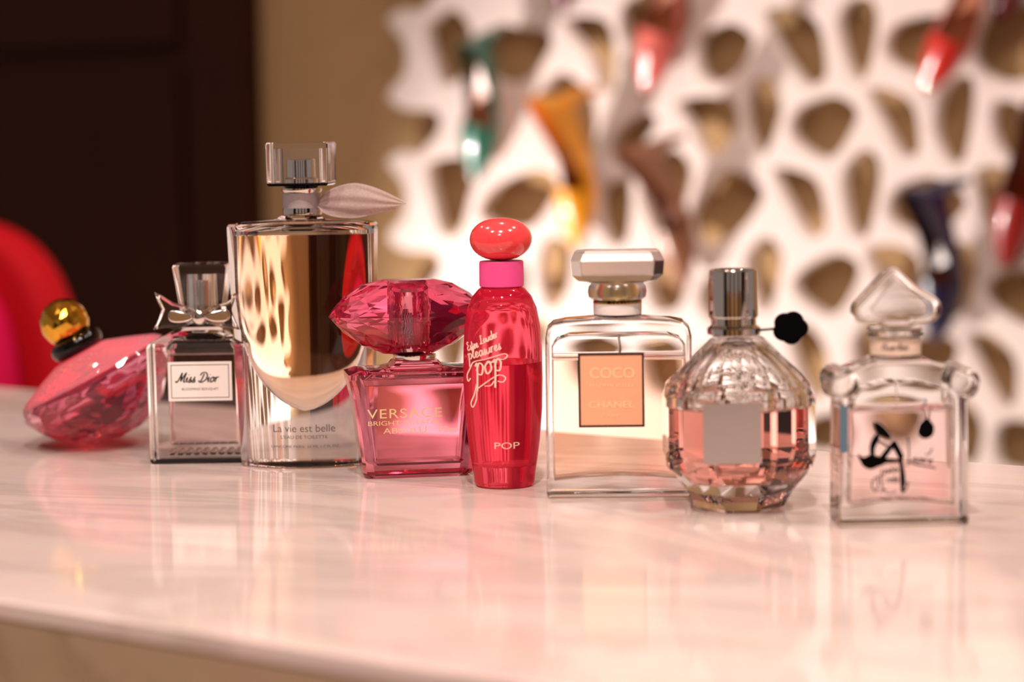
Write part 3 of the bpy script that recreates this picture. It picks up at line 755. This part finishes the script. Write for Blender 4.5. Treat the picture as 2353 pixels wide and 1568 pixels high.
# --- 5 coral tapering bottle, ball cap
def pop():
    r, s = place('perfume_bottle', 'slim coral red curved bottle with round coral ball cap', 1160, 1126, 70, 0)
    P = [(62, 0), (68, 4), (70, 10), (72, 30), (77, 60), (84, 110), (90, 180), (92, 250), (91, 320), (88, 370), (80, 415), (68, 442), (54, 458), (46, 464)]
    lathe('glass_body', P, M['pop_glass'], r, s, 56)
    lathe('perfume', [(0, 50), (60, 50), (68, 60), (76, 115), (81, 180), (83, 250), (82.5, 288)], M['pop_liq'], r, s, 48)
    lathe('air_space', [(82, 289.5), (82, 320), (79, 368), (72, 408), (60, 432), (40, 446), (0, 448)], M['air'], r, s, 48)
    lathe('collar', [(0, 464.5), (50, 464.5), (51, 467), (51, 520), (49, 523), (0, 523)], M['hotpink'], r, s, 48)
    prof = []
    for i in range(21):
        a = -PI / 2 + PI * i / 20; prof.append((72 * math.cos(a) ** .88 if math.cos(a) > 0 else 0, 573 + 49.5 * math.sin(a)))
    lathe('ball_cap', prof, M['coral'], r, s, 64, angle=80)
    def surf(x, z):
        zz = z / s; rr = 92
        for (r0, z0), (r1, z1) in zip(P, P[1:]):
            if z0 <= zz <= z1: rr = r0 + (r1 - r0) * (zz - z0) / (z1 - z0)
        rr = (rr + .8) * s; return -math.sqrt(max(1e-9, rr * rr - x * x)) - .0002
    def X(u): return (u - 1158) * s
    def Z(v): return (1126 - v) * s
    bm = bmesh.new()
    write(bm, 'Estee', X(1079), Z(806), 9.5 * s, 2.2 * s, surf, .3, R(24), .62)
    write(bm, 'Lauder', X(1108), Z(789), 9.5 * s, 2.2 * s, surf, .3, R(24), .72)
    write(bm, 'pleasures', X(1080), Z(826), 12.5 * s, 2.4 * s, surf, .3, R(20), .74)
    write(bm, 'pop', X(1096), Z(862), 27 * s, 3.6 * s, surf, .25, R(14), .75)
    for st in ([(1083,846),(1092,830),(1120,822),(1160,810),(1169,815),(1160,822),(1146,820)], [(1083,846),(1076,862),(1078,876),(1084,868)],
               [(1098,880),(1092,905),(1084,925),(1088,935),(1096,918),(1098,898)], [(1098,892),(1130,868),(1150,858),(1164,864),(1158,874),(1146,872)], [(1116,884),(1130,882),(1138,872)]):
        ribbon(bm, [(X(a), Z(b)) for a, b in st], 2.6 * s, surf)
    finish(bm, 'lettering', M['whiteink'], r, recalc=False)
    text('lettering', 'POP', 22 * s, M['whiteink'], r, X(1165), Z(1022), 0, 58 * s, surf=surf)
pop()

# --- 6 flat peach bottle, bevelled square stopper
def coco():
    hd = 62
    r, s = place('perfume_bottle', 'flat square bottle of peach perfume with dark-framed label and wide flat clear stopper', 1424, 1145, hd, R(-2))
    out = [(-164, 0), (-168, 6), (-168, 372), (-163, 392), (-150, 404), (-120, 410), (-60, 414), (60, 414), (120, 410), (150, 404), (163, 392), (168, 372), (168, 6), (164, 0)]
    slab('glass_body', [sc_(out, s)], 2 * hd * s, M['glass'], r, 10 * s, res=4, angle=30)
    inn = [(-150, 40), (-80, 47), (0, 50), (80, 47), (150, 40), (153, 60), (153, 322), (-153, 322), (-153, 60)]
    slab('perfume', [sc_(inn, s)], 2 * (hd - 15) * s, M['liq_peach'], r, 4 * s)
    air = [(-153, 324), (153, 324), (153, 352), (140, 368), (110, 378), (-110, 378), (-140, 368), (-153, 352)]
    slab('air_space', [sc_(air, s)], 2 * (hd - 15) * s, M['air'], r, 4 * s)
    cz = (1145 - 895) * s; cx = (1407 - 1424) * s; y = -hd * s - .0003
    slab('label', [rr2(75 * s, 85 * s, 1 * s, cx, cz)], .0004, M['peachlabel'], r, 0, (0, y, 0)); yf = y - .0002
    slab('label_frame', [rr2(75.5 * s, 85.5 * s, 1 * s, cx, cz), list(reversed(rr2(70.5 * s, 80.5 * s, 1 * s, cx, cz)))], .0004, M['brownink'], r, 0, (0, yf, 0))
    text('lettering', 'COCO', 34 * s, M['peachink'], r, cx + 2 * s, (1145 - 855) * s, yf, 102 * s, bold=.4 * s)
    text('lettering', 'MADEMOISELLE', 12 * s, M['peachink'], r, cx + 2 * s, (1145 - 884) * s, yf, 102 * s)
    text('lettering', 'CHANEL', 22 * s, M['peachink'], r, cx, (1145 - 928) * s, yf, 104 * s, bold=.3 * s)
    text('lettering', 'PARIS', 10 * s, M['peachink'], r, cx, (1145 - 953) * s, yf, 46 * s)
    lathe('neck_collar', [(0, 414.5), (50, 414.5), (55, 418), (55, 420)], M['black'], r, s, 48)
    lathe('neck_band', [(0, 420.3), (55, 420.3), (55.5, 422), (55.5, 444), (55, 446), (0, 446)], M['label'], r, s, 48)
    lathe('gold_ring', [(0, 446.3), (56, 446.3), (56, 450), (0, 450)], M['gold'], r, s, 48)
    lathe('black_ring', [(0, 450.3), (55, 450.3), (55, 453.5), (0, 453.5)], M['black'], r, s, 48)
    lathe('stopper_ring', [(0, 454), (58, 454), (66, 460), (68, 472), (66, 484), (58, 493), (0, 493)], M['frost'], r, s, 48)
    lathe('stopper_core', [(0, 456), (30, 456), (34, 470), (26, 491), (0, 491.5)], M['palegold'], r, s, 32)
    bm = bmesh.new()
    loft(bm, [[(x, y, z * s) for x, y, _ in rrect(w * s, d * s, rr * s, 0, 1)] for w, d, rr, z in ((62, 34, 12, 493.4), (90, 52, 16, 499), (104, 62, 22, 512), (107, 64, 22, 545), (98, 58, 22, 564), (92, 52, 20, 568))])
    finish(bm, 'stopper', M['frost'], r)
    bm = bmesh.new(); tube(bm, [(2 * s, 0, 376 * s), (4 * s, 0, 330 * s)], 3 * s, 12); finish(bm, 'dip_tube', M['label'], r, True)
coco()

# --- 7 faceted grenade-like bottle with silver cap, black flower
def bomb():
    r, s = place('perfume_bottle', 'round faceted bottle with silver cap, square silver plaque and black flower beside its neck', 1697, 1180, 100, 0)
    def oct16(R_, z, mix=1.0):        # 16 points: octagon corners and edge middles; mix 0 = round
        o = []
        for j in range(16):
            a = 2 * PI * (j + .5 * 0) / 16 + PI / 8 * 0
            rr = R_ if j % 2 == 1 else R_ * (math.cos(PI / 8) * mix + (1 - mix))
            o.append((rr * math.cos(a) * s, rr * math.sin(a) * s, z * s))
        return o
    bm = bmesh.new()
    loft(bm, [oct16(*a) for a in ((100, 0, 1), (110, 6, 1), (130, 42, 1), (176, 98, .6), (186, 126, 1), (186, 262, 1), (176, 288, .5), (150, 312, 0), (100, 358, 0), (62, 396, 0), (50, 402, 0))])
    finish(bm, 'faceted_body', M['glass'], r)
    bm = bmesh.new(); loft(bm, [oct16(*a) for a in ((100, 78, 1), (130, 96, 1), (156, 122, 1), (156, 238, 1))])
    finish(bm, 'perfume', M['liq_rose'], r)
    lathe('air_space', [(0, 239), (148, 239), (150, 258), (136, 284), (90, 332), (46, 372), (0, 374)], M['air'], r, s, 48)
    yp = -186 * math.cos(PI / 8) * s - .0003
    slab('silver_plaque', [rr2(66 * s, 69 * s, 2 * s, -30 * s, 194 * s)], .0006, M['satin'], r, 0, (0, yp, 0))
    lathe('collar', [(0, 402.5), (56, 402.5), (62, 406), (62, 420), (56, 424), (52, 428), (52, 444), (0, 444)], M['chrome'], r, s, 48, cx=-8)
    lathe('cap', [(0, 444.5), (55, 444.5), (57, 448), (56, 552), (53, 556), (48, 556), (47, 552), (0, 552)], M['chrome'], r, s, 48, cx=-8)
    bm = bmesh.new(); tube(bm, [(52 * s, -10 * s, 414 * s), (88 * s, -14 * s, 417 * s)], 3 * s, 10); finish(bm, 'flower_stem', M['black'], r, True)
    pts = []
    for j in range(60):
        a = 2 * PI * j / 60; rr = 36 + 5.5 * abs(math.cos(2.5 * a + .3)); pts.append(((121 + rr * math.cos(a)) * s, (419 + rr * math.sin(a) * .95) * s))
    slab('black_flower', [pts], 18 * s, M['black_matte'], r, 6 * s, (0, -14 * s, 0))
bomb()

# --- 8 curled-shoulder bottle with heart stopper and silhouette print
def robe():
    hd = 70
    r, s = place('perfume_bottle', 'clear bottle at the right end with heart-shaped stopper and black seated figure', 2064, 1210, hd, R(2))
    def X(u): return (u - 2064) * s
    def Z(v): return (1210 - v) * s
    half = [(0, 0), (146, 0), (151, 8), (149, 60), (148, 200), (147, 286), (152, 292), (164, 296), (172, 310), (172, 328), (162, 344), (144, 352), (120, 362), (90, 374), (66, 380), (58, 384)]
    out = [(-a, b) for a, b in half[1:]]
    out = list(reversed(out)) + half[1:]
    slab('glass_body', [sc_(out, s)], 2 * hd * s, M['glass'], r, 9 * s, res=4, angle=30)
    for sg in (-1, 1):                                   # the curled shoulders
        bm = bmesh.new(); rings = []
        for y in (-hd - 8, -hd - 4, hd + 4, hd + 8):
            rr = 27 if abs(y) > hd + 5 else 34
            rings.append([(sg * 139 * s + rr * math.cos(a) * s, y * s, 331 * s + rr * math.sin(a) * s) for a in [2 * PI * j / 28 for j in range(28)]])
        loft(bm, rings); finish(bm, 'shoulder_curl', M['glass'], r, True, 40)
    inn = [(-120, 46), (-60, 54), (0, 57), (60, 54), (120, 46), (122, 60), (118, 266), (-118, 266), (-122, 60)]
    slab('perfume', [sc_(inn, s)], 2 * (hd - 16) * s, M['liq_pale'], r, 4 * s)
    air = [(-118, 267.5), (118, 267.5), (112, 300), (96, 318), (50, 330), (0, 334), (-50, 330), (-96, 318), (-112, 300)]
    slab('air_space', [sc_(air, s)], 2 * (hd - 16) * s, M['air'], r, 4 * s)
    y = -hd * s - .0003; sf = lambda a, b: y
    slab('side_sticker', [[(X(1915), Z(1036)), (X(1934), Z(1036)), (X(1934), Z(928)), (X(1915), Z(928))]], .0003, M['bluegrey'], r, 0, (0, y + .0001, 0))
    # print: a seated figure in hat and flared skirt, a scent flacon, handwriting
    def shape(pts, k=5): return [(p.x, p.y) for p in catmull([(X(a), Z(b), 0) for a, b in pts], k, closed=True)]
    bm = bmesh.new()
    def fill(pts, k=5):
        vs = [bm.verts.new((a, y - .0001, b)) for a, b in shape(pts, k)]; bm.faces.new(vs)
    fill([(1993,968),(2004,969),(2018,980),(2031,996),(2032,1005),(2020,1004),(2006,996),(1996,984)])                  # hat
    fill([(1999,994),(2008,996),(2004,1012),(1996,1028),(1995,1046),(1986,1046),(1983,1026),(1988,1008)])               # torso
    fill([(1955,1040),(1970,1048),(1985,1042),(2012,1048),(2024,1052),(2018,1064),(2004,1070),(1985,1076),(1970,1070),(1962,1058)])  # skirt
    fill([(2005,1050),(2034,1014),(2041,1010),(2044,1016),(2020,1052),(2010,1060)])                                      # thigh
    fill([(2041,1010),(2046,1014),(2062,1046),(2060,1056),(2066,1100),(2062,1128),(2056,1130),(2054,1110),(2050,1056),(2036,1024)])  # shin
    fill([(2016,1052),(2050,1054),(2056,1060),(2048,1062),(2014,1062)])
    ribbon(bm, [(X(2000), Z(1008)), (X(2014), Z(1016)), (X(2026), Z(1024))], 4 * s, sf)
    ribbon(bm, [(X(2066), Z(1108)), (X(2072), Z(1110)), (X(2068), Z(1122)), (X(2060), Z(1132))], 3 * s, sf)
    fill([(2098,975),(2104,968),(2110,962),(2118,962),(2124,968),(2132,980),(2130,998),(2118,1007),(2104,1006),(2094,994)])      # flacon
    ribbon(bm, [(X(2110), Z(962)), (X(2108), Z(948)), (X(2102), Z(938)), (X(2112), Z(926)), (X(2110), Z(914))], 2.4 * s, sf)
    ribbon(bm, [(X(2118), Z(962)), (X(2121), Z(946)), (X(2127), Z(934)), (X(2114), Z(932)), (X(2106), Z(928))], 2.4 * s, sf)
    finish(bm, 'silhouette_print', M['printink'], r, recalc=False)
    bm = bmesh.new()
    ribbon(bm, [(X(2072), Z(1060)), (X(2096), Z(1068)), (X(2136), Z(1076))], 5 * s, sf)
    for st in ([(2012,1076),(2010,1100),(2014,1124),(2006,1130)], [(2012,1090),(1996,1096),(1988,1112),(1996,1128),(2002,1118),(2002,1094)], [(2014,1120),(2026,1132),(2044,1128)], [(2070,1000),(2074,1040),(2070,1070)], [(2128,1030),(2120,1044),(2112,1042)]):
        ribbon(bm, [(X(a), Z(b)) for a, b in st], 3 * s, sf)
    write(bm, 'petite', X(2016), Z(1086), 7 * s, 2.2 * s, sf, .3, R(6), .95)
    write(bm, 'robe', X(2022), Z(1106), 8 * s, 2.2 * s, sf, .3, 0, .9)
    write(bm, 'noire', X(2080), Z(1060), 10 * s, 3 * s, sf, .3, R(-8), 1.05)
    finish(bm, 'lettering', M['ink'], r, recalc=False)
    # neck and stopper
    lathe('neck', [(62, 384.5), (57, 388), (57, 430), (0, 430)][::1], M['glass'], r, s, 48, ratio=.9, cx=-6)
    lathe('neck_label', [(57.6, 392), (58.4, 392), (58.4, 426), (57.6, 426)], M['cream_label'], r, s, 48, ratio=.9, cx=-6)
    bm = bmesh.new(); nl = lambda x, z: -(math.sqrt(max(1e-9, (58.6 * s) ** 2 - (x + 6 * s) ** 2)) * .9) - .0003
    write(bm, 'Guerlain', X(2016), Z(804), 7.5 * s, 1.8 * s, nl, .3, 0, 1.0); finish(bm, 'lettering', M['greyink'], r, recalc=False)
    lathe('neck_ring', [(0, 430.5), (60, 430.5), (66, 434), (66, 439), (60, 442), (60, 446), (64, 449), (62, 454), (0, 454)], M['glass'], r, s, 48, ratio=.9, cx=-6)
    hp = [(2045,617),(2058,619),(2072,632),(2100,658),(2130,678),(2152,692),(2160,712),(2156,732),(2140,744),(2118,748),(2098,750),(2085,755),(2030,755),(2010,748),(1985,746),(1965,740),(1956,722),(1958,702),(1972,686),(2000,658),(2030,628)]
    hs = [(X(a), Z(b)) for a, b in hp]; hs = [(p.x, p.y) for p in catmull([(a, b, 0) for a, b in hs], 3, closed=True)]
    slab('heart_stopper', [hs], 64 * s, M['glass'], r, 14 * s, res=5)
    h2 = [(2050, 642), (2118, 706), (2112, 724), (2060, 730), (2000, 724), (1992, 708)]
    slab('stopper_facet', [[(X(a), Z(b)) for a, b in h2]], 8 * s, M['glass'], r, 3 * s, (0, -36.5 * s, 0))
    bm = bmesh.new(); tube(bm, [(-6 * s, 0, 330 * s), (-4 * s, 0, 268 * s)], 2 * s, 10); finish(bm, 'dip_tube', M['plastic'], r, True)
robe()
